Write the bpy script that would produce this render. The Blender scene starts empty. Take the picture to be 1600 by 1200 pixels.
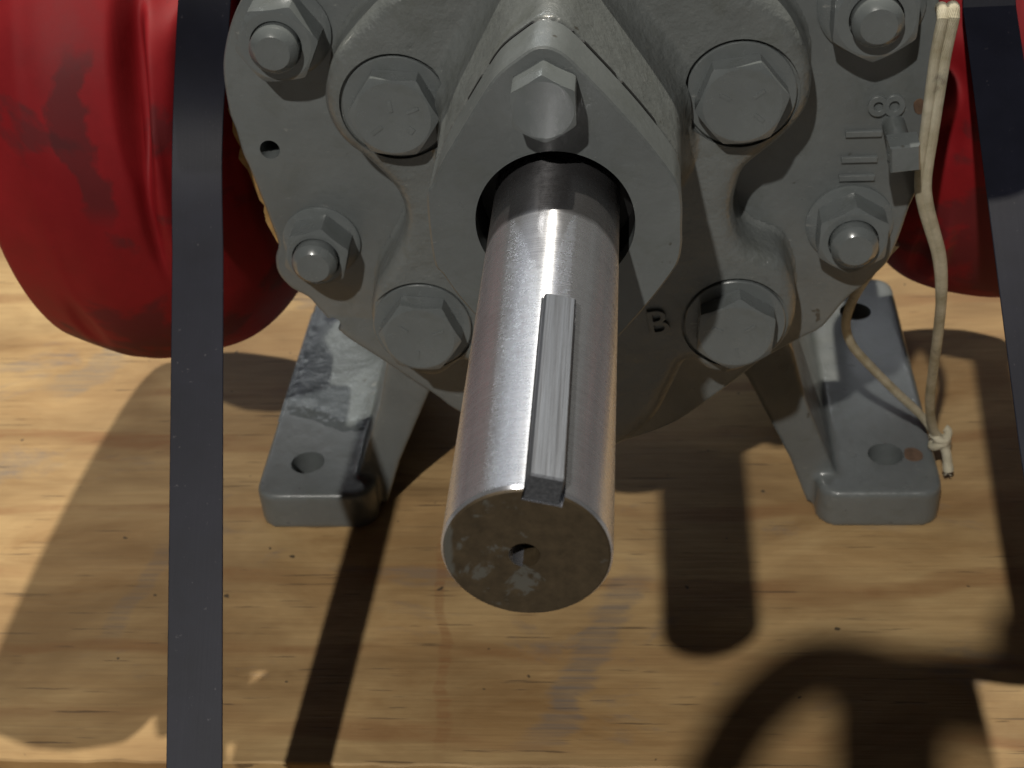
import bpy, bmesh, math, random
from mathutils import Matrix, Vector, noise
C = bpy.context.scene.collection
S = 0.001            # all lengths below are written in millimetres
H = 310.0            # height of the shaft axis over the plywood
random.seed(4)

# ------------------------------------------------------------------ camera
CAM_POS = (35.7, -314.1, 292.7)      # relative to the centre of the shaft end
CAM_RIGHT, CAM_UP, CAM_BACK = (0.995704, 0.067009, -0.063895), (0.011592, 0.594443, 0.804054), (0.091861, -0.801341, 0.591113)
def V(x, y, z): return Vector((x*S, y*S, (z+H)*S))
cd = bpy.data.cameras.new('camera'); cam = bpy.data.objects.new('camera', cd); C.objects.link(cam)
m = Matrix.Identity(4)
for i in range(3):
    m[i][0], m[i][1], m[i][2] = CAM_RIGHT[i], CAM_UP[i], CAM_BACK[i]
    m[i][3] = V(*CAM_POS)[i]
cam.matrix_world = m
cd.sensor_width = 36.0; cd.lens = 2320.0*36.0/1600.0
cd.clip_start = 0.01; cd.clip_end = 50
cd.dof.use_dof = True; cd.dof.focus_distance = 0.56; cd.dof.aperture_fstop = 22.0
sc = bpy.context.scene
sc.camera = cam

# ------------------------------------------------------------------ dim room, lamps, exposure
w = bpy.data.worlds.new('World'); sc.world = w; w.use_nodes = True
bg = w.node_tree.nodes['Background']; bg.inputs[0].default_value = (0.95, 1.0, 1.08, 1); bg.inputs[1].default_value = 0.010
def lamp(name, kind, loc, energy, col, size=0.02, target=None, size_y=None):
    l = bpy.data.lights.new(name, kind); o = bpy.data.objects.new(name, l); C.objects.link(o)
    o.location = V(*loc); l.energy = energy; l.color = col
    if kind == 'AREA':
        l.size = size
        if size_y: l.shape = 'RECTANGLE'; l.size_y = size_y
    else:
        l.shadow_soft_size = size
    if target:
        o.rotation_euler = (V(*target)-V(*loc)).to_track_quat('-Z', 'Y').to_euler()
    return o
lamp('work_lamp', 'POINT', (-1007, -4000, 4560), 1230, (1.0, 0.955, 0.875), 0.07)
lamp('bay_lamp', 'POINT', (320, 2740, 5945), 2000, (1.0, 0.93, 0.79), 0.05)
lamp('tube_lamp', 'AREA', (-2010, 5000, 1485), 34, (0.95, 1.0, 0.93), 0.07, (-560, 5000, 415), 7.0)
lamp('tube_lamp', 'AREA', (-660, 5400, 2720), 38, (0.93, 0.97, 1.0), 0.07, (-190, 5400, 780), 7.0)
lamp('skylight', 'AREA', (-1000, 5300, 2900), 42, (0.82, 0.89, 1.0), 4.2, (-100, 1500, 0), 7.0)
sc.view_settings.view_transform = 'Standard'; sc.view_settings.look = 'None'
sc.view_settings.exposure = -0.16; sc.view_settings.gamma = 1

# ------------------------------------------------------------------ materials
class N:
    def __init__(s, name):
        s.m = bpy.data.materials.new(name); s.m.use_nodes = True
        s.t = s.m.node_tree; s.b = s.t.nodes['Principled BSDF']
    def n(s, typ, **kw):
        o = s.t.nodes.new(typ)
        for k, v in kw.items():
            if k.startswith('_'): setattr(o, k[1:], v)
            else: o.inputs[k.replace('_', ' ')].default_value = v
        return o
    def l(s, a, b): s.t.links.new(a, b)
    def set(s, **kw):
        for k, v in kw.items():
            s.b.inputs[k.replace('_', ' ')].default_value = v
        return s
    def coord(s, scale=(1, 1, 1), rot=(0, 0, 0), out='Object', loc=(0, 0, 0)):
        tc = s.n('ShaderNodeTexCoord'); mp = s.n('ShaderNodeMapping')
        mp.inputs['Scale'].default_value = scale; mp.inputs['Rotation'].default_value = rot; mp.inputs['Location'].default_value = loc
        s.l(tc.outputs[out], mp.inputs[0]); return mp.outputs[0]
    def noise(s, vec, scale, detail=4, rough=.55, dist=0):
        o = s.n('ShaderNodeTexNoise', Scale=scale, Detail=detail, Roughness=rough, Distortion=dist); s.l(vec, o.inputs['Vector']); return o.outputs['Fac']
    def ramp(s, fac, stops, interp='LINEAR'):
        o = s.n('ShaderNodeValToRGB'); o.color_ramp.interpolation = interp
        e = o.color_ramp.elements
        while len(e) < len(stops): e.new(.5)
        for i, (p, c) in enumerate(stops):
            e[i].position = p; e[i].color = (c, c, c, 1) if not isinstance(c, tuple) else (*c, 1)
        s.l(fac, o.inputs[0]); return o.outputs[0]
    def mix(s, fac, a, b, mode='MIX'):
        o = s.n('ShaderNodeMix', _data_type='RGBA', _blend_type=mode)
        for sock, v in ((o.inputs[0], fac), (o.inputs[6], a), (o.inputs[7], b)):
            if isinstance(v, (int, float)): sock.default_value = v
            elif isinstance(v, tuple): sock.default_value = (*v, 1)
            else: s.l(v, sock)
        return o.outputs[2]
    def math(s, op, a, b=0.5):
        o = s.n('ShaderNodeMath', _operation=op)
        for sock, v in ((o.inputs[0], a), (o.inputs[1], b)):
            if isinstance(v, (int, float)): sock.default_value = v
            else: s.l(v, sock)
        return o.outputs[0]
    def bump(s, h, strength=.2, dist=.001, prev=None):
        o = s.n('ShaderNodeBump', Strength=strength, Distance=dist); s.l(h, o.inputs['Height'])
        if prev: s.l(prev, o.inputs['Normal'])
        s.l(o.outputs[0], s.b.inputs['Normal']); return o.outputs[0]

def grey_paint(name, base, rough=.38, pit=.35, seed=0, drips=0.0):
    k = N(name); v = k.coord(loc=(seed, seed*.7, 0))
    big = k.noise(v, 14, 5, .6); fine = k.noise(v, 420, 3, .6); mid = k.noise(v, 90, 4, .6)
    col = k.mix(k.ramp(big, [(.3, 0.0), (.7, 1.0)]), tuple(c*.80 for c in base), tuple(c*1.13 for c in base))
    blur = k.noise(k.coord(loc=(5, seed, 1)), 48, 5, .7, .6)
    col = k.mix(k.math('MULTIPLY', k.ramp(blur, [(.52, 0.0), (.70, 1.0)]), .45), col, tuple(c*.70 for c in base[:2])+(base[2]*.62,))
    dust = k.ramp(k.noise(v, 230, 6, .7), [(.60, 0.0), (.72, 1.0)])
    col = k.mix(k.math('MULTIPLY', dust, .20), col, tuple(min(1, c*1.6) for c in base))
    spots = k.ramp(k.noise(k.coord(loc=(3+seed, 1, 5)), 130, 2, .5), [(.22, 1.0), (.255, 0.0)])
    col = k.mix(k.math('MULTIPLY', spots, .75), col, (.035, .028, .018))
    nick = k.math('MULTIPLY', k.ramp(k.noise(k.coord((120, 120, 420), rot=(.4, .3, .7), loc=(seed, 2, 8)), 1.0, 4, .7), [(.665, 0.0), (.70, 1.0)]), k.ramp(blur, [(.42, 1.0), (.55, 0.0)]))
    col = k.mix(k.math('MULTIPLY', nick, .5), col, (.30, .30, .285))
    k.l(col, k.b.inputs['Base Color'])
    k.l(k.ramp(mid, [(.25, rough-.08), (.75, rough+.14)]), k.b.inputs['Roughness'])
    k.set(Specular_IOR_Level=.5, Coat_Weight=.35, Coat_Roughness=.14)
    sand = k.noise(k.coord(loc=(1, seed, 3)), 900, 2, .5)
    p = k.bump(mid, .32*pit/.35, .0014)
    p = k.bump(fine, .11*pit/.35, .0006, p)
    k.bump(sand, .05*pit/.35, .0004, p)
    return k.m
GREY = (.122, .134, .136)
M_PAINT = grey_paint('grey enamel', GREY, .33, .45)
M_CAST = grey_paint('grey enamel on rough casting', (.118, .129, .130), .42, .8, 2.1)
M_NUT = grey_paint('grey enamel on fasteners', (.124, .137, .140), .20, .2, 4.0)
M_NOSE = grey_paint('grey enamel dusty', (.120, .130, .129), .38, 1.2, 7.0)
M_GLOSS = grey_paint('thick glossy grey enamel', (.115, .130, .136), .19, .5, 9.0)

_b = M_GLOSS.node_tree.nodes['Principled BSDF']; _b.inputs['Specular IOR Level'].default_value = .34; _b.inputs['Coat Weight'].default_value = .12

def steel(name, rough=.22, col=(.74, .76, .82)):
    k = N(name)
    blot = k.noise(k.coord(), 30, 6, .65); streak = k.noise(k.coord((260, 7, 260)), 1.0, 4, .6); turn = k.noise(k.coord((14, 1500, 14)), 1.0, 4, .7)
    speck = k.noise(k.coord((500, 260, 500)), 1.0, 3, .6)
    c = k.mix(k.ramp(blot, [(.36, 0.0), (.68, 1.0)]), tuple(a*.90 for a in col), col)
    c = k.mix(k.math('MULTIPLY', k.ramp(streak, [(.42, 0.0), (.72, 1.0)]), .30), c, (.50, .47, .50))
    c = k.mix(k.math('MULTIPLY', k.ramp(speck, [(.60, 0.0), (.72, 1.0)]), .25), c, (.30, .27, .26))
    sep = k.n('ShaderNodeSeparateXYZ'); k.l(k.coord(), sep.inputs[0])
    wob = k.noise(k.coord((60, 8, 60)), 1.0, 3, .6)
    band = k.ramp(k.math('ADD', sep.outputs[1], k.math('MULTIPLY', wob, .006)), [(.1570, 0.0), (.1585, 1.0)])
    c = k.mix(k.math('MULTIPLY', band, .78), c, (.075, .068, .066))
    turned = k.ramp(turn, [(.44, 1.0), (.60, 0.0)]); c = k.mix(k.math('MULTIPLY', turned, .16), c, (.25, .24, .25))
    k.l(c, k.b.inputs['Base Color']); k.set(Metallic=.86, Anisotropic=.95, Anisotropic_Rotation=.25, Specular_IOR_Level=.6)
    tg = k.n('ShaderNodeTangent', _direction_type='RADIAL', _axis='Y'); k.l(tg.outputs[0], k.b.inputs['Tangent'])
    r = k.math('ADD', k.math('MULTIPLY', turn, .14), k.math('MULTIPLY', speck, .14))
    k.l(k.math('ADD', r, rough-.08), k.b.inputs['Roughness'])
    return k.m
M_SHAFT = steel('turned steel')
def key_steel():
    k = N('sawn key steel'); v = k.coord((900, 12, 900)); st = k.noise(v, 1.0, 5, .7)
    c = k.mix(k.ramp(st, [(.35, 0.0), (.65, 1.0)]), (.10, .105, .118), (.21, .225, .255)); k.l(c, k.b.inputs['Base Color'])
    k.set(Metallic=.9); k.l(k.ramp(st, [(.3, .52), (.7, .38)]), k.b.inputs['Roughness']); k.bump(st, .22, .0006); return k.m
M_KEY = key_steel()
def end_mat():
    k = N('shaft end with old paint film'); v = k.coord()
    a = k.noise(v, 46, 7, .62, .6); b = k.noise(v, 170, 6, .7); cir = k.noise(v, 900, 2, .5)
    c = k.mix(k.ramp(b, [(.35, 0.0), (.7, 1.0)]), (.050, .035, .018), (.092, .066, .036))
    pm = k.math('MULTIPLY', k.ramp(a, [(.555, 0.0), (.575, 1.0)]), k.ramp(k.noise(k.coord(loc=(9, 1, 4)), 85, 5, .7), [(.50, 0.0), (.56, 1.0)]))
    sep = k.n('ShaderNodeSeparateXYZ'); k.l(v, sep.inputs[0])
    side = k.ramp(k.math('ADD', k.math('MULTIPLY', sep.outputs[0], -30.0), k.math('MULTIPLY', a, .55)), [(.92, 0.0), (.95, 1.0)])
    pm = k.math('MAXIMUM', pm, side)
    c = k.mix(k.math('MULTIPLY', pm, .75), c, (.125, .125, .112)); k.l(c, k.b.inputs['Base Color'])
    k.set(Metallic=.35, Roughness=.55); k.bump(b, .25, .0006); return k.m
M_END = end_mat()
def red():
    k = N('scuffed red plastic'); v = k.coord(); a = k.noise(v, 22, 6, .62); b = k.noise(v, 260, 4, .6)
    c = k.mix(k.ramp(a, [(.35, 0.0), (.65, 1.0)]), (.180, .004, .007), (.240, .007, .011))
    smear = k.ramp(k.noise(k.coord((1, .5, 1), loc=(.31, .2, .1)), 17, 5, .6, .3), [(.545, 0.0), (.60, 1.0)])
    c = k.mix(k.math('MULTIPLY', smear, .62), c, (.062, .014, .016))
    sp = k.n('ShaderNodeSeparateXYZ'); k.l(v, sp.inputs[0])
    wx = k.math('ABSOLUTE', k.math('ADD', k.math('ADD', sp.outputs[0], .2345), k.math('MULTIPLY', k.math('SUBTRACT', a, .5), .05)))
    wz = k.math('ABSOLUTE', k.math('ADD', k.math('SUBTRACT', sp.outputs[2], .286), k.math('MULTIPLY', k.math('SUBTRACT', a, .5), .04)))
    dark_patch = k.math('MULTIPLY', k.ramp(k.math('MULTIPLY', wx, 60.0), [(.42, 1.0), (.62, 0.0)]), k.ramp(k.math('MULTIPLY', wz, 20.0), [(.66, 1.0), (.86, 0.0)]))  # one darker patch at a set place on the left cover
    c = k.mix(k.math('MULTIPLY', dark_patch, .62), c, (.055, .012, .014))
    k.l(c, k.b.inputs['Base Color']); k.l(k.ramp(a, [(.3, .58), (.7, .74)]), k.b.inputs['Roughness']); k.set(Specular_IOR_Level=.26)
    k.bump(b, .08, .0006); return k.m
M_RED = red()
def strap_mat():
    k = N('black polyester strapping'); v = k.coord(); a = k.noise(v, 900, 3, .6); st = k.noise(k.coord((900, 14, 14)), 1, 3, .6)
    c = k.mix(k.ramp(k.noise(v, 30, 4, .6), [(.3, 0.0), (.7, 1.0)]), (.0050, .0056, .0110), (.0085, .0094, .0175))
    fl = k.ramp(k.noise(k.coord(loc=(4, 4, 4)), 330, 3, .6), [(.68, 0.0), (.74, 1.0)])
    c = k.mix(k.math('MULTIPLY', fl, .22), c, (.16, .15, .16)); k.l(c, k.b.inputs['Base Color'])
    k.set(Roughness=.50, Specular_IOR_Level=.18); p = k.bump(a, .06, .0003); k.bump(st, .08, .0004, p); return k.m
M_STRAP = strap_mat()
def cord_mat():
    k = N('soiled white braid'); tc = k.n('ShaderNodeTexCoord')
    wv = []
    for sgn in (1, -1):
        mp = k.n('ShaderNodeMapping'); mp.inputs['Rotation'].default_value = (0, 0, sgn*.62); mp.inputs['Scale'].default_value = (1, 1, 1)
        k.l(tc.outputs['UV'], mp.inputs[0]); w_ = k.n('ShaderNodeTexWave', Scale=2.2, Distortion=.4); k.l(mp.outputs[0], w_.inputs[0]); wv.append(w_.outputs['Fac'])
    h = k.math('MULTIPLY', wv[0], wv[1]); v = k.coord()
    c = k.mix(k.ramp(k.noise(v, 60, 5, .65), [(.36, 0.0), (.66, 1.0)]), (.32, .28, .18), (.58, .54, .42))
    soot = k.ramp(k.noise(k.coord(loc=(1, 2, 3)), 70, 4, .6), [(.64, 0.0), (.74, 1.0)])
    c = k.mix(k.math('MULTIPLY', soot, .7), c, (.10, .09, .07)); c = k.mix(k.math('MULTIPLY', h, .25), c, (.75, .72, .62))
    k.l(c, k.b.inputs['Base Color']); k.set(Roughness=.85); k.bump(h, .5, .0012); return k.m
M_CORD = cord_mat()
def wood():
    k = N('weathered plywood')
    tc = k.coord()
    warp = k.n('ShaderNodeTexNoise', Scale=7.0, Detail=3.0, Roughness=.5); k.l(tc, warp.inputs['Vector'])
    off = k.n('ShaderNodeVectorMath', _operation='MULTIPLY_ADD'); k.l(warp.outputs['Color'], off.inputs[0])
    off.inputs[1].default_value = (.03, .034, 0); k.l(tc, off.inputs[2]); wv = off.outputs[0]
    def at(scale, rot=(0, 0, 0), loc=(0, 0, 0), src=None):
        mp = k.n('ShaderNodeMapping'); mp.inputs['Scale'].default_value = scale; mp.inputs['Rotation'].default_value = rot; mp.inputs['Location'].default_value = loc
        k.l(src or wv, mp.inputs[0]); return mp.outputs[0]
    broad = k.noise(at((4.5, 24, 10)), 1.0, 6, .62, .9)
    fine = k.noise(at((11, 300, 40), src=tc), 1.0, 6, .65, .25)
    hair = k.noise(at((22, 900, 40), src=tc, loc=(3, 3, 0)), 1.0, 4, .6)
    cloud = k.noise(at((7, 15, 4), loc=(2, .3, 0)), 1.0, 6, .66, 1.1)
    c = k.mix(k.ramp(broad, [(.30, 0.0), (.68, 1.0)]), (.272, .155, .060), (.470, .306, .140))
    c = k.mix(k.ramp(cloud, [(.34, 0.0), (.72, .9)]), c, (.525, .372, .182))
    c = k.mix(k.math('MULTIPLY', k.ramp(fine, [(.36, 1.0), (.56, 0.0)]), .22), c, (.215, .128, .056))
    c = k.mix(k.math('MULTIPLY', k.ramp(hair, [(.30, 1.0), (.52, 0.0)]), .18), c, (.190, .120, .058))
    blotch = k.noise(at((6.5, 13, 4), loc=(.4, 6.1, 0)), 1.0, 4, .6, .5)
    c = k.mix(k.math('MULTIPLY', k.ramp(blotch, [(.42, 0.0), (.64, 1.0)]), .62), c, (.190, .110, .046))
    ring = k.n('ShaderNodeTexWave', _wave_type='BANDS', _bands_direction='Y', Scale=1.0, Distortion=7.0, Detail=4.0, Detail_Scale=.9, Detail_Roughness=.65)
    k.l(at((1.3, 5.2, 1)), ring.inputs[0])
    ringm = k.math('MULTIPLY', k.ramp(ring.outputs['Fac'], [(.86, 0.0), (.985, 1.0)]), k.ramp(cloud, [(.40, 0.0), (.60, 1.0)]))
    c = k.mix(k.math('MULTIPLY', ringm, .55), c, (.215, .092, .032))
    crack = k.ramp(k.noise(at((16, 380, 60), loc=(5, 1, 0), src=tc), 1.0, 3, .55), [(.315, 1.0), (.350, 0.0)])
    c = k.mix(k.math('MULTIPLY', crack, .72), c, (.085, .055, .032))
    st = k.noise(at((7, 14, 1), rot=(0, 0, .62), loc=(.33, 3.2, 0), src=tc), 1.0, 6, .68, .4)
    st = k.math('MULTIPLY', k.ramp(st, [(.575, 0.0), (.66, 1.0)]), k.ramp(fine, [(.36, 1.0), (.62, .35)]))
    c = k.mix(k.math('MULTIPLY', st, .62), c, (.165, .148, .142))
    # two smears of grey-blue marking and one reddish sap streak, each a stain lying on the sheet
    def smear(p0, p1, half, col, amt, c):
        d = Vector(p1)-Vector(p0); ln = d.length; ang = math.atan2(d.y, d.x)
        mp = k.n('ShaderNodeMapping', _vector_type='TEXTURE'); mp.inputs['Location'].default_value = (*p0, 0); mp.inputs['Rotation'].default_value = (0, 0, ang)
        k.l(tc, mp.inputs[0]); sp = k.n('ShaderNodeSeparateXYZ'); k.l(mp.outputs[0], sp.inputs[0])
        edge = k.math('MULTIPLY', k.math('SUBTRACT', cloud, .5), half*5.5)
        across = k.math('ABSOLUTE', k.math('ADD', sp.outputs[1], edge))
        m1 = k.ramp(k.math('DIVIDE', across, half), [(.55, 1.0), (1.0, 0.0)])
        along = k.math('ABSOLUTE', k.math('SUBTRACT', k.math('DIVIDE', sp.outputs[0], ln), .5))
        m2 = k.ramp(along, [(.38, 1.0), (.56, 0.0)])
        mm = k.math('MULTIPLY', k.math('MULTIPLY', m1, m2), k.ramp(fine, [(.36, 1.0), (.60, .25)]))
        return k.mix(k.math('MULTIPLY', mm, amt), c, col)
    c = smear((.031, .320), (-.028, .190), .012, (.150, .136, .130), .66, c)
    c = smear((-.262, .345), (-.270, .262), .009, (.165, .140, .122), .45, c)
    c = smear((-.330, .575), (-.385, .500), .016, (.200, .170, .135), .65, c)
    c = smear((-.091, .352), (-.072, .185), .004, (.235, .105, .042), .60, c)
    c = smear((-.150, .395), (-.040, .372), .022, (.120, .070, .030), .55, c)
    c = smear((-.420, .455), (-.230, .445), .006, (.230, .105, .040), .70, c)
    dot = k.ramp(k.noise(k.coord(loc=(7, 1, 2)), 120, 1, .5), [(.215, 1.0), (.235, 0.0)])
    c = k.mix(k.math('MULTIPLY', dot, .85), c, (.045, .035, .026))
    k.l(c, k.b.inputs['Base Color']); k.set(Roughness=.62, Specular_IOR_Level=.3)
    hh = k.math('SUBTRACT', k.math('ADD', fine, k.math('MULTIPLY', hair, .5)), k.math('MULTIPLY', crack, 1.2)); k.bump(hh, .34, .0012); return k.m
M_WOOD = wood()
def plain(name, col, rough=.6, metal=0.0, bumps=None):
    k = N(name); v = k.coord(); a = k.noise(v, bumps or 60, 5, .65)
    c = k.mix(k.ramp(a, [(.35, 0.0), (.68, 1.0)]), tuple(x*.65 for x in col), tuple(min(1, x*1.15) for x in col)); k.l(c, k.b.inputs['Base Color'])
    k.set(Roughness=rough, Metallic=metal); k.bump(a, .3, .001); return k.m
M_TAN = plain('torn tan gasket card', (.36, .215, .075), .8, 0, 130)
M_DARK = plain('near black bore', (.012, .012, .012), .45)  # near-black colour for the bore walls and the joint
M_BLUE = plain('slate flange paint with shade', (.060, .066, .078), .45)  # slate colour, with the right flange's shade darkened into it
M_RUST = plain('rust', (.115, .068, .042), .8, 0, 300)
M_CONC = plain('concrete', (.16, .155, .15), .9, 0, 8)
M_BARE = plain('scratched bare steel edge', (.42, .40, .38), .35, 1.0, 220)

# ------------------------------------------------------------------ mesh helpers
def link(name, me, mats, parent=None, sharp=35):
    o = bpy.data.objects.new(name, me); C.objects.link(o)
    for mm in (mats if isinstance(mats, (list, tuple)) else [mats]): me.materials.append(mm)
    if sharp is not None:
        for p in me.polygons: p.use_smooth = True
        me.set_sharp_from_angle(angle=math.radians(sharp))
    if parent is not None: o.parent = parent
    return o
def bm_mesh(bm, name):
    bmesh.ops.recalc_face_normals(bm, faces=bm.faces[:])
    me = bpy.data.meshes.new(name); bm.to_mesh(me); bm.free(); return me
def tag(o, label, cat, group=None):
    o['label'] = label; o['category'] = cat
    if group: o['group'] = group
    return o
def spline(pts, step=3.0, closed=True):
    out = []; n = len(pts)
    rng = range(n) if closed else range(n-1)
    for i in rng:
        g = lambda j: Vector(pts[j % n]) if closed else Vector(pts[max(0, min(n-1, j))])
        a, b, c, d = g(i-1), g(i), g(i+1), g(i+2)
        k = max(1, int(round((c-b).length/step)))
        for q in range(k):
            t = q/k
            out.append(.5*((2*b)+(c-a)*t+(2*a-5*b+4*c-d)*t*t+(3*b-a-3*c+d)*t**3))
    if not closed: out.append(Vector(pts[-1]))
    return out
def offset(pts, d):
    """move a closed outline inwards by d (outline counter-clockwise)"""
    n = len(pts); res = []
    for i in range(n):
        t = (pts[(i+1) % n]-pts[i-1]).normalized(); res.append(pts[i]+Vector((-t.y, t.x))*d)
    return res
def ccw(pts):
    a = sum(p.x*q.y-q.x*p.y for p, q in zip(pts, pts[1:]+pts[:1]))
    return pts if a > 0 else pts[::-1]
def slab(bm, pts, layers, place, cap0=True, cap1=True):
    """stack offset copies of an outline: layers = [(height, inset)], place(u,v,height) -> mm"""
    pts = ccw(pts); rings = []
    for h, ins in layers:
        rings.append([bm.verts.new(V(*place(p.x, p.y, h))) for p in (offset(pts, ins) if ins else pts)])
    n = len(pts)
    for a, b in zip(rings, rings[1:]):
        for i in range(n): bm.faces.new((a[i], a[(i+1) % n], b[(i+1) % n], b[i]))
    if cap0: bm.faces.new(rings[0][::-1])
    if cap1: bm.faces.new(rings[-1])
def rounded(y0, y1, r, seg=4, foot=0):
    """layers from front y0 (rounded edge of radius r) to back y1"""
    L = [(y0+r*(1-math.cos(a)), r*(1-math.sin(a))) for a in [math.pi/2*i/seg for i in range(seg+1)]]
    if foot:
        L += [(y1-foot*(1-math.sin(a)), -foot*(1-math.cos(a))) for a in [math.pi/2*i/seg for i in range(seg+1)]]
    else: L.append((y1, 0))
    return L
XZ = lambda u, v, h: (u, h, v)
XY = lambda u, v, h: (u, v, h)
def lathe(bm, prof, origin, axis, seg=64, closed_ends=True, fn=None):
    """prof = [(along, radius)] about axis ('X' or 'Y' or 'Z'), in mm"""
    ox, oy, oz = origin; rings = []
    for a, r in prof:
        if r <= 1e-6:
            p = {'Y': (ox, oy+a, oz), 'X': (ox+a, oy, oz), 'Z': (ox, oy, oz+a)}[axis]; rings.append([bm.verts.new(V(*p))]); continue
        ring = []
        for i in range(seg):
            t = 2*math.pi*i/seg; c, s = r*math.cos(t), r*math.sin(t)
            if fn: c, s = fn(a, r, t)
            p = {'Y': (ox+c, oy+a, oz+s), 'X': (ox+a, oy+c, oz+s), 'Z': (ox+c, oy+s, oz+a)}[axis]
            ring.append(bm.verts.new(V(*p)))
        rings.append(ring)
    for a, b in zip(rings, rings[1:]):
        if len(a) == 1 and len(b) == 1: continue
        for i in range(seg):
            j = (i+1) % seg
            if len(a) == 1: bm.faces.new((a[0], b[i], b[j]))
            elif len(b) == 1: bm.faces.new((a[i], b[0], a[j]))
            else: bm.faces.new((a[i], b[i], b[j], a[j]))
    if closed_ends:
        for r, f in ((rings[0], 1), (rings[-1], 0)):
            if len(r) > 2: bm.faces.new(r[::-1] if f else r)
def tube_mesh(name, pts, radius, seg=12, flat=None, uvs=True):
    """pts in mm; radius a number or a function of 0..1; flat = (k) squashes the section"""
    P = [V(*p) for p in pts]; bm = bmesh.new(); uv = bm.loops.layers.uv.new('UVMap'); rings = []; length = [0]
    for a, b in zip(P, P[1:]): length.append(length[-1]+(b-a).length)
    up = Vector((0, 0, 1)); nrm = None
    for i, p in enumerate(P):
        t = (P[min(i+1, len(P)-1)]-P[max(i-1, 0)]).normalized()
        if nrm is None: nrm = t.orthogonal().normalized()
        nrm = (nrm-t*nrm.dot(t)).normalized(); bn = t.cross(nrm)
        r = (radius(length[i]/length[-1]) if callable(radius) else radius)*S
        rings.append([bm.verts.new(p+(nrm*math.cos(2*math.pi*k/seg)+bn*math.sin(2*math.pi*k/seg)*(flat or 1))*r) for k in range(seg)])
    for i, (a, b) in enumerate(zip(rings, rings[1:])):
        for k in range(seg):
            f = bm.faces.new((a[k], a[(k+1) % seg], b[(k+1) % seg], b[k]))
            for lp, (uu, vv) in zip(f.loops, ((k, i), (k+1, i), (k+1, i+1), (k, i+1))):
                lp[uv].uv = (uu/seg*3.0, length[vv]/S*.14)
    for r in (rings[0][::-1], rings[-1]): bm.faces.new(r)
    me = bm_mesh(bm, name); return me
def apply_mods(o):
    dg = bpy.context.evaluated_depsgraph_get()
    me = bpy.data.meshes.new_from_object(o.evaluated_get(dg)); old = o.data; o.modifiers.clear(); o.data = me
    bpy.data.meshes.remove(old); return o
def cut(o, cutters, sharp=35):
    obs = []
    for bm in cutters:
        c = bpy.data.objects.new('cutter', bm_mesh(bm, 'cutter')); C.objects.link(c); obs.append(c)
        md = o.modifiers.new('cut', 'BOOLEAN'); md.operation = 'DIFFERENCE'; md.object = c; md.solver = 'EXACT'
    apply_mods(o)
    for c in obs:
        me = c.data; bpy.data.objects.remove(c); bpy.data.meshes.remove(me)
    for p in o.data.polygons: p.use_smooth = True
    if sharp: o.data.set_sharp_from_angle(angle=math.radians(sharp))
    return o
def fuse(o, voxel=1.6, smooth=5, fac=.5):
    """melt overlapping solids into one cast surface with small fillets"""
    md = o.modifiers.new('fuse', 'REMESH'); md.mode = 'VOXEL'; md.voxel_size = voxel*S
    md = o.modifiers.new('soft', 'SMOOTH'); md.factor = fac; md.iterations = smooth
    apply_mods(o)
    for p in o.data.polygons: p.use_smooth = True
    return o
def cyl(x, y0, y1, z, r, seg=40):
    bm = bmesh.new(); lathe(bm, [(0, r), (y1-y0, r)], (x, y0, z), 'Y', seg); return bm

# ------------------------------------------------------------------ the setting
def box(x0, x1, y0, y1, z0, z1, bev=1.0):
    bm = bmesh.new(); slab(bm, [Vector((x0, y0)), Vector((x1, y0)), Vector((x1, y1)), Vector((x0, y1))], [(z0, 0), (z1-bev, 0), (z1, bev)], XY); return bm
bm = bmesh.new()
front = [(-1100+8*i, 175.5+1.4*noise.noise(Vector((i*.37, 3, 1)))+.9*noise.noise(Vector((i*1.9, 8, 1)))) for i in range(276)]
slab(bm, [Vector(p) for p in front]+[Vector((1100, 1700)), Vector((-1100, 1700))], [(-H-17, 0), (-H-1.0, 0), (-H, .9)], XY)
floor = link('plywood_floor', bm_mesh(bm, 'plywood_floor'), M_WOOD, None, 40); floor['kind'] = 'structure'
for i in range(2):
    o = link('pallet_board', bm_mesh(box(-1100, 1100, 62+i*112, 164+i*112, -H-38, -H-17.4, 2), 'pallet_board'), M_WOOD); o['kind'] = 'structure'
bm = bmesh.new(); slab(bm, [Vector((-6000, -6000)), Vector((6000, -6000)), Vector((6000, 6000)), Vector((-6000, 6000))], [(-H-152, 0), (-H-150, 0)], XY)
o = link('concrete_ground', bm_mesh(bm, 'concrete_ground'), M_CONC, None, None); o['kind'] = 'structure'

# ------------------------------------------------------------------ the pump
pump = bpy.data.objects.new('gear_pump', None); C.objects.link(pump)
tag(pump, 'grey painted cast iron gear pump with bare steel keyed shaft, standing on plywood', 'pump')
PLATE = [(-112, 76), (-141, 50), (-155, 22)]+[(-157.4, -3.4), (-155.8, -14.9), (-154.8, -26.7), (-153.0, -34.2), (-149.8, -50.2), (-147.4, -64.5), (-145.6, -77.3), (-148.2, -85.0), (-148.3, -93.9), (-142.9, -103.2), (-135.2, -108.7), (-130.1, -116.9), (-120.0, -132.1), (-105.0, -145.6), (-77.3, -170.5), (-66.0, -181.6), (-37.6, -199.7), (-10.5, -205.6), (18.6, -203.7), (44.1, -193.6), (60.4, -181.9), (81.1, -162.8), (92.7, -151.3), (113.1, -137.4), (121.9, -131.7), (132.4, -115.6), (140.8, -107.2), (146.3, -100.3), (150.7, -94.6), (153.1, -87.5), (155.6, -78.0), (158.4, -64.2), (162.5, -51.4), (164.5, -39.2), (164.6, -23.3), (163.9, -5.4), (163.0, 11.1), (162.6, 23.0)]+[(161, 40), (150, 68), (124, 92), (60, 104), (0, 108), (-60, 104)]
outline = spline([Vector(p) for p in PLATE], 3.0)
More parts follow.
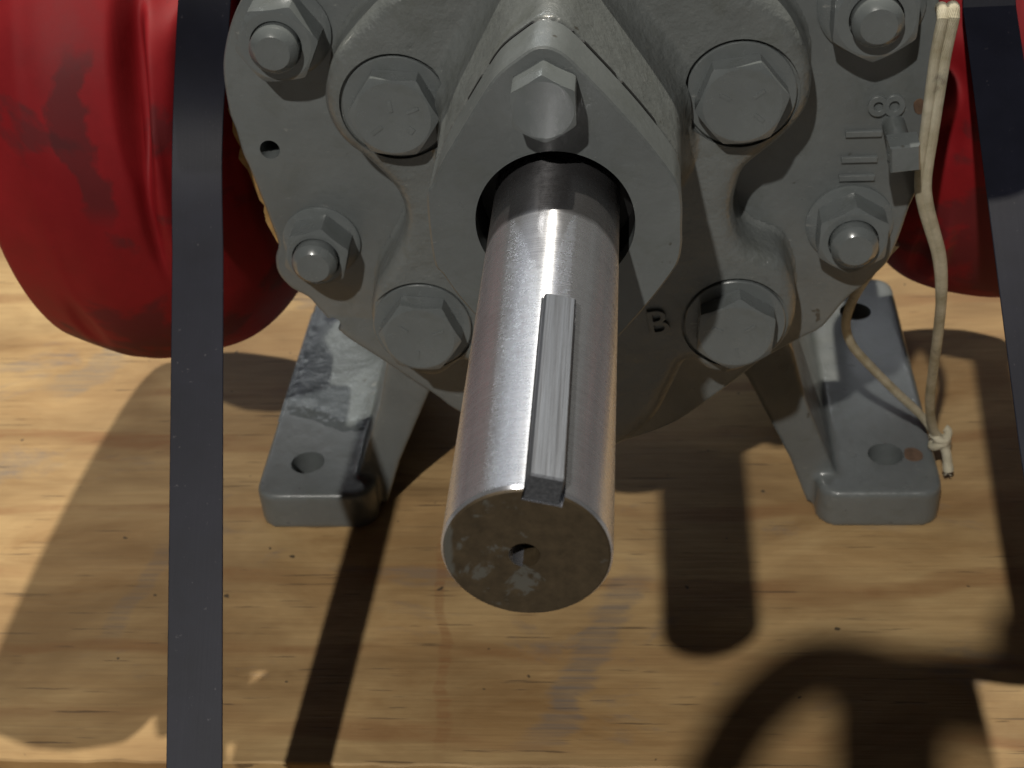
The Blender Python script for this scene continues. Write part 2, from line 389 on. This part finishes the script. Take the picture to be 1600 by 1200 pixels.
bm = bmesh.new(); slab(bm, outline, rounded(305, 331, 2.2, 3), XZ)
plate = link('front_plate', bm_mesh(bm, 'front_plate'), M_PAINT, pump)
cut(plate, [cyl(-141, 300, 322, -25, 4.8, 28), cyl(-124.5, 300, 325, -125.0, 4.2, 20)])
# torn gasket card between plate and body, proud of the iron on the left
g_out = []
for i, p in enumerate(ccw(outline)):
    t = 1.2+1.6*noise.noise(Vector((p.x*.06, p.y*.06, 2)))+1.1*noise.noise(Vector((p.x*.3, p.y*.3, 5)))
    if p.x < -125 and -96 < p.y < 0: t += 13*min(1, (p.y+96)/14, -p.y/20)+5*noise.noise(Vector((p.y*.11, 1, 7)))
    g_out.append((p, t))
base = ccw(outline); nn = len(base)
gpts = []
for i in range(nn):
    tt = (base[(i+1) % nn]-base[i-1]).normalized(); gpts.append(base[i]+Vector((tt.y, -tt.x))*g_out[i][1]*.8)
bm = bmesh.new(); slab(bm, gpts, [(331.3, 0), (334, 0)], XZ)
link('gasket', bm_mesh(bm, 'gasket'), M_TAN, pump)
# body behind
bm = bmesh.new(); small = [Vector((p.x*.955, -48+(p.y+48)*.955)) for p in outline]
slab(bm, small, [(334.3, 0), (470, 0), (500, 6), (520, 30)], XZ)
slab(bm, spline([Vector(p) for p in ((120, 62), (196, 66), (212, 84), (206, 124), (170, 134), (110, 120))], 4), [(332, 4), (336, 0), (412, 0), (416, 4)], XZ)  # unseen lump, added to widen the shadow on the floor at right
lathe(bm, [(-160, 62), (-100, 66), (0, 66), (100, 66), (168, 62)], (0, 445, -45), 'X', 48)
body = link('casing', bm_mesh(bm, 'casing'), M_CAST, pump)
for sx, nm in ((-1, 'left'), (1, 'right')):
    bm = bmesh.new(); x0, x1 = (-163, -146) if sx < 0 else (150, 172)
    lathe(bm, [(0, 80), (1.5, 96), (3, 98), (x1-x0-2, 98), (x1-x0, 96)], (x0, 452, -40), 'X', 64)
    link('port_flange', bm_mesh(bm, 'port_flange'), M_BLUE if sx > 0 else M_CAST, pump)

# bracket with four bolt lobes + stuffing box
BR = [(89.3, 49.9), (99.0, 38.4), (104.3, 27.7), (106.5, 16.6), (106.0, 5.7), (102.7, -2.9), (95.2, -12.2), (87.4, -19.5), (79.3, -27.2), (75.9, -37.4), (74.8, -48.2), (77.4, -60.6), (83.4, -68.6), (92.3, -72.6), (98.9, -76.9), (103.8, -88.9), (105.6, -100.4), (104.1, -113.5), (97.4, -125.7), (85.5, -135.0), (74.2, -139.5), (64.6, -137.8), (54.6, -131.5)]+[(47, -148), (36, -170), (12, -188), (-14, -188), (-38, -170), (-49, -148)]+[(-54.2, -129.8), (-66.7, -138.2), (-77.9, -138.0), (-86.9, -132.4), (-94.5, -123.3), (-97.9, -111.8), (-98.2, -98.7), (-94.0, -84.8), (-86.5, -72.8), (-80.0, -61.4), (-76.1, -50.5), (-76.1, -41.7), (-78.4, -33.6), (-84.4, -24.6), (-91.1, -16.6), (-98.1, -10.0), (-102.8, -2.3), (-105.3, 6.5), (-105.1, 14.2), (-103.2, 21.7), (-99.4, 30.6), (-94.7, 36.9), (-85.0, 46.9), (-72.2, 58.3)]+[(-60, 68), (-52, 88), (-30, 100), (0, 104), (30, 100), (52, 86), (70, 64)]
br = spline([Vector(p) for p in BR], 3.0)
bm = bmesh.new(); slab(bm, br, rounded(275, 304.6, 7.5, 5, 3.5), XZ)
GL = [(-49.3, 11.7), (-46.1, 18.9), (-41.0, 29.0), (-33.9, 40.1), (-25.9, 52.4), (-18.6, 62.4), (-10.1, 69.2), (-4.6, 72.7), (-1.1, 73.3), (2.6, 72.5), (7.5, 69.3), (15.8, 59.8), (25.5, 48.0), (35.3, 35.1), (43.3, 23.3), (47.7, 15.3), (49.2, 6.9), (49.2, -3.6), (48.0, -12.8), (45.0, -20.4)]
top = [Vector(p) for p in GL[:-2]]
gl_outline = spline(top+[Vector((p.x, -p.y-4)) for p in reversed(top[:-1])], 2.0)
nose = [p*1.0 for p in gl_outline]
slab(bm, nose, [(214.9, .5), (215.6, 0), (245, -.8), (260, -2.5), (268, -4.5), (273, -8), (283, -11)], XZ)
bracket = link('bearing_bracket', bm_mesh(bm, 'bearing_bracket'), M_NOSE, pump)
fuse(bracket, 1.5, 5, .5)
BOLTS = [(-73.1, 9.2, -6), (76.3, 10.6, 7), (-73.2, -106.9, -7), (76.6, -107.7, 26)]
cut(bracket, [cyl(x, 270, 277.2, z, 25.2, 48) for x, z, a in BOLTS]+[cyl(0, 205, 300, 0, 31.5, 64)], None)
bracket.data.set_sharp_from_angle(angle=math.radians(50))

# gland follower
bm = bmesh.new(); slab(bm, gl_outline, [(188, .8), (188.8, 0), (212.3, 0), (213.2, .7)], XZ)
gland = link('gland', bm_mesh(bm, 'gland'), M_PAINT, pump)
cut(gland, [cyl(0, 180, 220, 0, 31.2, 80)])
go = ccw(gl_outline); sp = []; n_ = len(go)
for i in range(n_):
    tt = (go[(i+1) % n_]-go[i-1]).normalized(); p = go[i]
    bare = (p.y > 28 and ((-33 < p.x < -6) or (8 < p.x < 40))) and noise.noise(Vector((p.x*.22, 4, 1))) > -.28
    sp.append(p+Vector((-tt.y, tt.x))*(-.25 if bare else 1.6))
bm = bmesh.new(); slab(bm, sp, [(213.0, 0), (214.9, 0)], XZ); link('packing_joint', bm_mesh(bm, 'packing_joint'), M_DARK, pump)
bm = bmesh.new(); lathe(bm, [(0, 31), (80, 31), (80, 25.2)], (0, 196, 0), 'Y', 64, False)
link('bore_lining', bm_mesh(bm, 'bore_lining'), M_DARK, pump)

def hexpt(af, t):
    s = math.pi/3; tt = (t % s)-s/2
    return af/2/math.cos(tt)
def hex_mesh(name, af, h, rc, rot, chamf=30, bore=None, both=False):
    """hex head / nut, axis Y, base at 0, top at -h (towards the viewer)"""
    bm = bmesh.new(); seg = 72; k = math.tan(math.radians(chamf)); rings = []
    def ring(fr, fy): rings.append([bm.verts.new(Vector((fr(t)*math.cos(t+rot)*S, fy(t)*S, fr(t)*math.sin(t+rot)*S))) for t in [2*math.pi*i/seg for i in range(seg)]])
    hr = lambda t: hexpt(af, t)-.25*(1 if abs(((t % (math.pi/3))-math.pi/6)) > .48 else 0)
    ring(hr, lambda t: 0)
    ring(hr, lambda t: -(h-max(0, hr(t)-rc)*k))
    ring(lambda t: min(rc, hr(t)), lambda t: -h+.15)
    ring(lambda t: min(rc, hr(t))-.5, lambda t: -h)
    if bore: ring(lambda t: bore, lambda t: -h); ring(lambda t: bore, lambda t: -h+5)
    for a, b in zip(rings, rings[1:]):
        for i in range(seg): bm.faces.new((a[i], a[(i+1) % seg], b[(i+1) % seg], b[i]))
    bm.faces.new(rings[0]); bm.faces.new(rings[-1])
    return bm_mesh(bm, name)
def marks(af, pats):
    bm = bmesh.new()
    for ang, r0, r1, wd in pats:
        a = math.radians(ang); d = Vector((math.cos(a), math.sin(a))); n = Vector((-d.y, d.x))
        q = [d*r0-n*wd/2, d*r1-n*wd/2, d*r1+n*wd/2, d*r0+n*wd/2]
        lo = [bm.verts.new(Vector((p.x*S, .0002, p.y*S))) for p in q]; hi = [bm.verts.new(Vector((p.x*S*.98, -.0003, p.y*S*.98))) for p in q]
        bm.faces.new(hi)
        for i in range(4): bm.faces.new((lo[i], lo[(i+1) % 4], hi[(i+1) % 4], hi[i]))
    return bm_mesh(bm, 'grade_mark')
def place(o, x, y, z): o.location = V(x, y, z)-pump.location; return o
for i, (x, z, a) in enumerate(BOLTS):
    b = link('hex_bolt', hex_mesh('hex_bolt', 35.0, 10.5, 17.0, math.radians(a)), M_NUT, pump, 12); place(b, x, 274.6, z)
    b.rotation_euler = (math.radians(random.uniform(-1, 1)), random.uniform(-.02, .02), 0)
    bm = bmesh.new(); lathe(bm, [(0, 23.8), (2.0, 23.8), (2.4, 23.4), (2.4, 10)], (0, 0, 0), 'Y', 64)
    me = bm_mesh(bm, 'washer'); 
    for vv in me.vertices: vv.co = Vector((vv.co.x, -vv.co.y, vv.co.z-H*S))
    wsh = link('washer', me, M_NUT, b); wsh.location = (0, .0026, 0)
    pats = [[(95, 3, 8, 1.6), (20, 7, 12.5, 1.5), (215, 6.5, 12.5, 1.8), (-40, 8, 11, 3)], [(150, 6, 11, 1.6), (35, 6, 11.5, 1.6), (-40, 7, 12, 1.8)],
            [(140, 7, 12, 1.2), (20, 7, 13, 1.2), (-100, 7, 12, 1.2)], [(35, 5, 11, 1.5), (155, 7, 12, 1.5), (-85, 7, 12, 1.6)]][i]
    mk = link('grade_mark', marks(35, pats), M_NUT, b); mk.location = (0, -.0105, 0)
STUDS = [(-125.2, 34.1, 4, 33), (132.8, 37.2, 30, 35), (-123.1, -75.2, 14, 29), (130.9, -71.5, 28, 31)]
for x, z, a, af in STUDS:
    nut = link('stud_nut', hex_mesh('stud_nut', af, 17.5, af*.485, math.radians(a), 28, 11.6), M_NUT, pump, 12); place(nut, x, 304.8, z)
    bm = bmesh.new(); lathe(bm, [(0, 10.9), (-22.2, 10.9), (-22.8, 10.6), (-25.0, 8.3), (-25.5, 7.7), (-25.6, 7.0), (-25.6, 0)], (0, 0, -H), 'Y', 40)
    link('stud', bm_mesh(bm, 'stud'), M_NUT, nut, 26)
    bm = bmesh.new(); lathe(bm, [(0, af*.66), (-1.2, af*.66), (-2.2, af*.60), (-2.2, 0)], (0, 0, -H), 'Y', 48)
    ws = link('boss', bm_mesh(bm, 'boss'), M_NUT, nut, 40)
gb = link('gland_bolt', hex_mesh('gland_bolt', 23.4, 15, 11.6, math.radians(30)), M_NUT, pump, 12); place(gb, -1.0, 187.8, 55.5)
bm = bmesh.new(); lathe(bm, [(0, 5), (0.2, 14.0), (-.7, 13.6), (-.7, 5)], (0, 0, -H), 'Y', 40, False)

# shaft with keyway and key
bm = bmesh.new(); lathe(bm, [(0, 0), (0, 23.6), (.5, 24.3), (1.5, 25), (300, 25), (300, 0)], (0, 0, 0), 'Y', 160)
shaft = link('shaft', bm_mesh(bm, 'shaft'), [M_SHAFT, M_END], pump)
KA = math.radians(14.5)     # the key leans to the right of the crown
def keybox(name, half, r0, r1, y0, y1, ch=.5):
    bm = bmesh.new(); ex = Vector((math.cos(KA), -math.sin(KA))); er = Vector((math.sin(KA), math.cos(KA)))
    def P(u, r): return ex*u+er*r
    prof = [P(-half, r0), P(half, r0), P(half, r1-ch), P(half-ch, r1), P(-half+ch, r1), P(-half, r1-ch)]
    slab(bm, prof, [(y0, ch*.7 if ch else 0), (y0+ch, 0), (y1-ch, 0), (y1, ch*.7 if ch else 0)] if ch else [(y0, 0), (y1, 0)], XZ); return bm
slot = bmesh.new(); ex = Vector((math.cos(KA), -math.sin(KA))); er = Vector((math.sin(KA), math.cos(KA)))
slab(slot, [ex*-5.6+er*20, ex*6.2+er*20, ex*6.2+er*40, ex*-5.6+er*40], [(-5, 0), (97, 0)], XZ)
cut(shaft, [slot, cyl(-.6, -4, 14, -.4, 4.6, 32)], 30)
for p in shaft.data.polygons:
    c = p.center
    if c.y < .0004 or (c.y < .016 and (c.x**2+(c.z-H*S)**2)**.5 < .0046+.0005): p.material_index = 1
key = link('key', bm_mesh(keybox('key', 5.3, 20.2, 29.4, .4, 93, .7), 'key'), M_KEY, shaft, 30)

# feet
def foot(sx):
    bm = bmesh.new()
    if sx > 0: x0, x1 = 134, 206.5
    else: x0, x1 = -204, -131
    r = 13; yf, yb = 356, 590
    cs = []
    for cx, cy, a0 in ((x1-r, yf+r, -90), (x1-r, yb-r, 0), (x0+r, yb-r, 90), (x0+r, yf+r, 180)):
        cs += [Vector((cx+r*math.cos(math.radians(a0+q*15)), cy+r*math.sin(math.radians(a0+q*15)))) for q in range(7)]
    slab(bm, cs, [(-H, 0), (-H+23.5, 0), (-H+25.2, .7), (-H+26, 2.4)], XY)
    inn = x0 if sx > 0 else x1          # inner edge
    s = sx
    leg = [Vector((inn-s*4, -H+3)), Vector((inn+s*13, -H+22)), Vector((inn-s*8, -232)), Vector((inn-s*17, -196)), Vector((inn-s*40, -150)), Vector((inn-s*86, -150)), Vector((inn-s*42, -214)), Vector((inn-s*16, -272))]
    slab(bm, leg, [(374, 0), (560, 0)], XZ)
    o = link('foot', bm_mesh(bm, 'foot'), M_PAINT, pump)
    fuse(o, 1.6, 7, .5)
    hx = 177 if sx > 0 else -176
    cut(o, [(lambda b: (lathe(b, [(0, 10.5), (60, 10.5)], (hx, yy, -H-10), 'Z', 32), b)[1])(bmesh.new()) for yy in (392 if sx > 0 else 388, 547)], None)
    o.data.set_sharp_from_angle(angle=math.radians(55))
    return o
fr = foot(1); fl = foot(-1)
# thick run of paint on the left pad
bm = bmesh.new(); nx, ny = 60, 70; grid = []
for j in range(ny+1):
    row = []
    for i in range(nx+1):
        u, v = i/nx, j/ny; x = -203.4+u*66; y = 430+v*126+4*math.sin(u*7.0)*(1-v)-17*u*(1-v)
        e = min(1, min(u, 1-u)*5)*min(1, min(v, 1-v)*8); e = e*e*(3-2*e)
        edge = math.exp(-((v-.06)/.05)**2)+math.exp(-((u-.93)/.07)**2)*(1 if v < .6 else .3)+.8*math.exp(-((u-.05)/.05)**2)
        h = -.35+1.25*e+e*edge*1.7*max(0, .6+noise.noise(Vector((x*.16, y*.16, 0)))+.5*noise.noise(Vector((x*.4, y*.4, 3))))+.22*noise.noise(Vector((x*.07, y*.05, 9)))*e
        row.append(bm.verts.new(V(x, y, -H+26+h)))
    grid.append(row)
for j in range(ny):
    for i in range(nx): bm.faces.new((grid[j][i], grid[j][i+1], grid[j+1][i+1], grid[j+1][i]))
link('paint_run', bm_mesh(bm, 'paint_run'), M_GLOSS, pump, None)
# rust spot by the right bolt hole
bm = bmesh.new(); slab(bm, spline([Vector(p) for p in ((188, 388), (193, 385), (198, 387), (199, 393), (195, 398), (189, 397))], 2), [(-H+25.6, 0), (-H+26.25, .4)], XY)
link('rust_patch', bm_mesh(bm, 'rust_patch'), M_RUST, pump)

# raised cast figures, reading upwards along the right of the plate
def figure(txt, x, y, z, size, rot, depth=1.1, mat=M_PAINT):
    cu = bpy.data.curves.new('raised_figure', 'FONT'); cu.body = txt; cu.size = size*S; cu.extrude = depth*S; cu.bevel_depth = .25*S; cu.align_x = 'CENTER'; cu.align_y = 'CENTER'; cu.resolution_u = 4
    o = bpy.data.objects.new('raised_figure', cu); C.objects.link(o)
    me = bpy.data.meshes.new_from_object(o.evaluated_get(bpy.context.evaluated_depsgraph_get()))
    bpy.data.objects.remove(o); bpy.data.curves.remove(cu)
    o = link('raised_figure', me, mat, pump, 40)
    o.location = V(x, y, z); o.rotation_euler = (math.pi/2, -rot, 0)
for ch, x, z in (('1', 133.5, -47), ('1', 134, -37.5), ('1', 135, -24.5), ('8', 144, -11)): figure(ch, x, 305, z, 23, math.pi/2, 1.5)
figure('B', 40.2, 274.9, -106.6, 20, .12, 1.5, M_NOSE)

# fitting on the right of the plate
bm = bmesh.new(); prof = [(0, 5.2)]
for i in range(9): prof += [(-1-i*2.2, 5.2), (-2-i*2.2, 4.6)]
prof += [(-21, 5.0)]
lathe(bm, prof, (147, 305, -20.5), 'Y', 24)
fit = link('threaded_fitting', bm_mesh(bm, 'threaded_fitting'), M_NUT, pump, 60)
bm = bmesh.new(); q = [Vector((147.6+8.2*math.cos(math.radians(45+90*i+6))*1.1, -20.5+8.2*math.sin(math.radians(45+90*i+6))*1.1)) for i in range(4)]
slab(bm, q, [(271, 1.0), (272, 0), (283.5, 0), (284.5, 1.0)], XZ); link('square_head', bm_mesh(bm, 'square_head'), M_NUT, fit)
# rust blotch on the plate edge
bm = bmesh.new(); slab(bm, spline([Vector(p) for p in ((155, -10), (158, -8), (160, -11), (159, -16), (156, -15))], 1.5), [(304.6, .3), (305.2, 0)], XZ)
link('rust_spot', bm_mesh(bm, 'rust_spot'), M_RUST, pump)

# ------------------------------------------------------------------ red covers
def cap(sx, origin, prof, label, dents):
    """flexible cover: lathed about X with pushed-in folds"""
    ox, oy, oz = origin
    P = spline([Vector(p) for p in prof], 1.4, False); bm = bmesh.new(); seg = 360; rings = []
    for p in P:
        ring = []
        for i in range(seg):
            t = 2*math.pi*i/seg; deg = math.degrees(t); deg = deg-360 if deg > 180 else deg
            r = p.y
            for (xc, wx, tc, wt, amp) in dents:
                dx = (p.x-xc)/wx; dt = (deg-tc)/wt; r += amp*math.exp(-(dx*dx+dt*dt)**1.6)
            r += .7*noise.noise(Vector((p.x*.03, math.cos(t)*3, math.sin(t)*3)))
            r = max(r, 5)
            ring.append(bm.verts.new(V(p.x*sx, oy-r*math.cos(t), oz+r*math.sin(t))))
        rings.append(ring)
    for a, b in zip(rings, rings[1:]):
        for i in range(seg): bm.faces.new((a[i], a[(i+1) % seg], b[(i+1) % seg], b[i]))
    bm.faces.new(rings[0]); bm.faces.new(rings[-1])
    o = link('red_cover', bm_mesh(bm, 'red_cover'), M_RED, None, 60); tag(o, label, 'cover', 'red covers on the pump ports')
    return o
PROF_R = [(164, 60), (164.5, 105), (167, 122), (178, 139), (196, 149), (228, 156.5), (254, 155), (270, 149), (281, 142), (286, 132), (288, 118), (289, 40)]
PROF = [(164, 60), (165, 110), (171, 127), (185, 144), (204, 155), (238, 162.6), (255, 162.2), (264, 160.4), (284, 153), (291, 149.5), (294, 144), (295, 130), (295.5, 40)]
cap(-1, (0, 462, -56), PROF, 'red plastic port cover with a folded dent behind the left black strap',
    [(206, 6, 22, 17, -20), (180, 6, 23, 16, -24), (193, 15, 48, 13, -20), (195, 7, 20, 12, 3), (199, 4, 2, 14, 4), (208, 3, -4, 10, -4), (262, 6, -30, 9, -2.5)])
cap(1, (0, 492, -60), [(a, b*.95) for a, b in PROF_R], 'red plastic port cover with a small knob showing behind the white cord',
    [(181, 7, 10, 5, 8), (183, 8, 10, 11, -9), (190, 10, 38, 14, -10), (190, 4, -32, 14, 4), (183, 4, -35, 12, -4)])

# ------------------------------------------------------------------ black straps
def strap(path, width, label, side=Vector((1, 0, 0)), thick=.9, skew=0):
    P = [V(*p) for p in path]; bm = bmesh.new(); rings = []
    for i, p in enumerate(P):
        t = (P[min(i+1, len(P)-1)]-P[max(i-1, 0)]).normalized(); s = (side-t*side.dot(t)).normalized(); n = s.cross(t).normalized()
        hw = width/2*S; e = thick*S
        rings.append([bm.verts.new(p+s*a*hw+n*b*e) for a, b in ((-1, .3), (-.975, .5), (.975, .5), (1, .3), (1, -.3), (.975, -.5), (-.975, -.5), (-1, -.3))])
    for a, b in zip(rings, rings[1:]):
        for k in range(8): bm.faces.new((a[k], a[(k+1) % 8], b[(k+1) % 8], b[k]))
    bm.faces.new(rings[0]); bm.faces.new(rings[-1])
    o = link('strap', bm_mesh(bm, 'strap'), M_STRAP, None, 15); tag(o, label, 'strap', 'black straps holding the pump down'); return o
def lerp(a, b, n): return [tuple(a[k]+(b[k]-a[k])*i/n for k in range(3)) for i in range(n)]
def strap_path(lo, hi, ground, cy, cz, xt):
    """floor in front -> straight up to hi -> round the top of the cover (centre cy,cz)"""
    pts = lerp(ground, lo, 8)+lerp(lo, hi, 24); r = math.hypot(hi[1]-cy, hi[2]-cz); a0 = math.atan2(hi[2]-cz, cy-hi[1])
    for i in range(30):
        a = a0+(math.radians(178)-a0)*i/29; pts.append((hi[0]+(xt-hi[0])*i/29, cy-r*math.cos(a), cz+r*math.sin(a)))
    pts += lerp((xt, cy+r, cz), (xt, cy+r+160, -H-30), 10)
    return pts
strap(lerp((-146, -72, -326), (-160, 88.6, -206.6), 8)+lerp((-160, 88.6, -206.6), (-174.6, 271.6, -60.6), 18)+[tuple(p) for p in spline([Vector(p) for p in
      ((-174.6, 271.6, -60.6), (-176.8, 297, -38), (-176, 315, -14), (-172, 325, 12), (-166, 332, 42), (-160, 352, 80), (-160, 400, 118), (-165, 470, 132), (-172, 560, 105), (-175, 626, 40), (-175, 634, -60), (-175, 634, -200), (-175, 634, -340))], 8, False)],
      24.5, 'black strap on the left, running down in front of the red cover with the dent')
strap(strap_path((195, 163, -91), (195, 357, 12), (196, -240, -279), 492, -60, 188), 24.0, 'black strap on the right, running down beside the white cord')

# ------------------------------------------------------------------ cord
A = spline([Vector(p) for p in [(164.9, 290.0, 35.6), (163.6, 291.0, 20.3), (163.0, 292.0, 2.1), (162.6, 294.0, -20.5), (162.4, 296.0, -44.1), (165.0, 298.0, -58.6), (170.2, 302.0, -74.8), (175.5, 306.0, -91.5), (179.9, 314.0, -114.9), (185.0, 332.0, -154.1), (189.5, 352.0, -193.3), (194.6, 372.0, -230.4), (202.4, 390.0, -262.2), (209.5, 396.0, -277.7)]], 4, False); B = spline([Vector(p) for p in [(208.1, 398.0, -276.3), (196.3, 396.0, -258.1), (177.6, 385.0, -231.7), (159.3, 372.0, -203.8), (146.8, 362.0, -182.6), (141.6, 356.0, -166.5), (141.5, 352.0, -152.7), (145.0, 350.0, -139.4), (152.6, 348.0, -122.6), (161.4, 346.0, -108.1)]], 4, False); T = spline([Vector(p) for p in [(207.9, 394.0, -273.2), (212.3, 392.0, -281.9), (214.6, 389.0, -294.4)]], 3, False)
cord = bpy.data.objects.new('cord', None); C.objects.link(cord); tag(cord, 'thin soiled white cord knotted at its lower end, hanging beside the right foot', 'cord')
pass
OVER = [Vector((2.5, 26, -8)), Vector((1.8, 14, -1)), Vector((.8, 6, 2.0)), Vector((.2, 2, 1.6))]
L2 = [A[q]+Vector((-4.6*max(0, 1-q/46)**.6, -1.0*(1-q/46), 0)) for q in range(46)]
link('strand', tube_mesh('strand', spline([A[0]+Vector((-4.6, 0, 0))+o_ for o_ in OVER]+L2, 3, False), lambda t: 2.5-.7*t, 14), M_CORD, cord, None)
link('strand', tube_mesh('strand', spline([A[0]+o_ for o_ in OVER]+A, 3, False), 2.7, 14), M_CORD, cord, None)
link('strand', tube_mesh('strand', B, 2.5, 14), M_CORD, cord, None)
link('tail', tube_mesh('tail', T, lambda t: 3.2-.6*t+.8*math.exp(-((t-.95)/.12)**2), 14), M_CORD, cord, None)
for q in range(7):
    e_ = T[-1]; v_ = Vector((random.uniform(-2.2, 2.2), random.uniform(-1.5, 1.5), -random.uniform(3, 6)))
    link('fray', tube_mesh('fray', [e_+Vector((v_.x*.4, v_.y*.4, 2)), e_+v_*.5, e_+v_+Vector((v_.x*.6, 0, 1))], .32, 5), M_CORD, cord, None)
K = Vector((208.5, 394, -275)); kp = []
for i in range(60):
    t = i/59*math.pi*4.3; kp.append(K+Vector((4.6*math.cos(t)*(.9+.1*math.sin(3*t)), 3.4*math.sin(t), 5.5*(i/59-.5)*2+1.6*math.sin(1.5*t))))
link('knot', tube_mesh('knot', kp, 2.5, 12), M_CORD, cord, None)
# ------------------------------------------------------------------ the hand whose shadow falls across the plywood
bm_parts = [
    [((-98.4, -443.2, 362.1), 14.1), ((-71.7, -382.5, 362.1), 15.1), ((-53.0, -356.3, 362.1), 15.6), ((-35.9, -342.5, 362.1), 15.7), ((-19.9, -342.4, 362.1), 16.8), ((-2.1, -350.0, 362.1), 17.8)],
    [((-2.7, -353.9, 362.1), 19.9), ((18.4, -355.6, 362.1), 20.4), ((42.0, -357.3, 362.1), 21.9), ((68.2, -358.9, 362.1), 30.6)],
    [((-0.9, -355.8, 362.1), 26.2), ((-6.4, -392.3, 362.1), 24.5), ((-14.3, -441.5, 362.1), 21.5)],
    [((61.4, -351.4, 362.1), 16.9), ((63.8, -391.3, 362.1), 20.3), ((60.6, -440.0, 362.1), 20.1)],
    [((63.0, -343.7, 362.1), 31.2), ((97.9, -327.6, 362.1), 45.8), ((169.7, -306.8, 362.1), 51.8)],
]
me_all = bmesh.new()
for part in bm_parts:
    pts = spline([Vector((*p, r)) for p, r in part], 4, False)
    rr = [p[3] for p in pts]
    mt = tube_mesh('finger', [p.xyz for p in pts], lambda t, rr=rr: rr[min(len(rr)-1, int(t*(len(rr)-1)+.5))], 14, None)
    me_all.from_mesh(mt); bpy.data.meshes.remove(mt)
hand = link('hand', bm_mesh(me_all, 'hand'), plain('skin', (.50, .30, .21), .5, 0, 90), None, None)
fuse(hand, 2.2, 8, .5)
tag(hand, 'bare hand held above the bench, fingers spread, casting the shadow at lower right', 'hand')
bpy.context.view_layer.update()
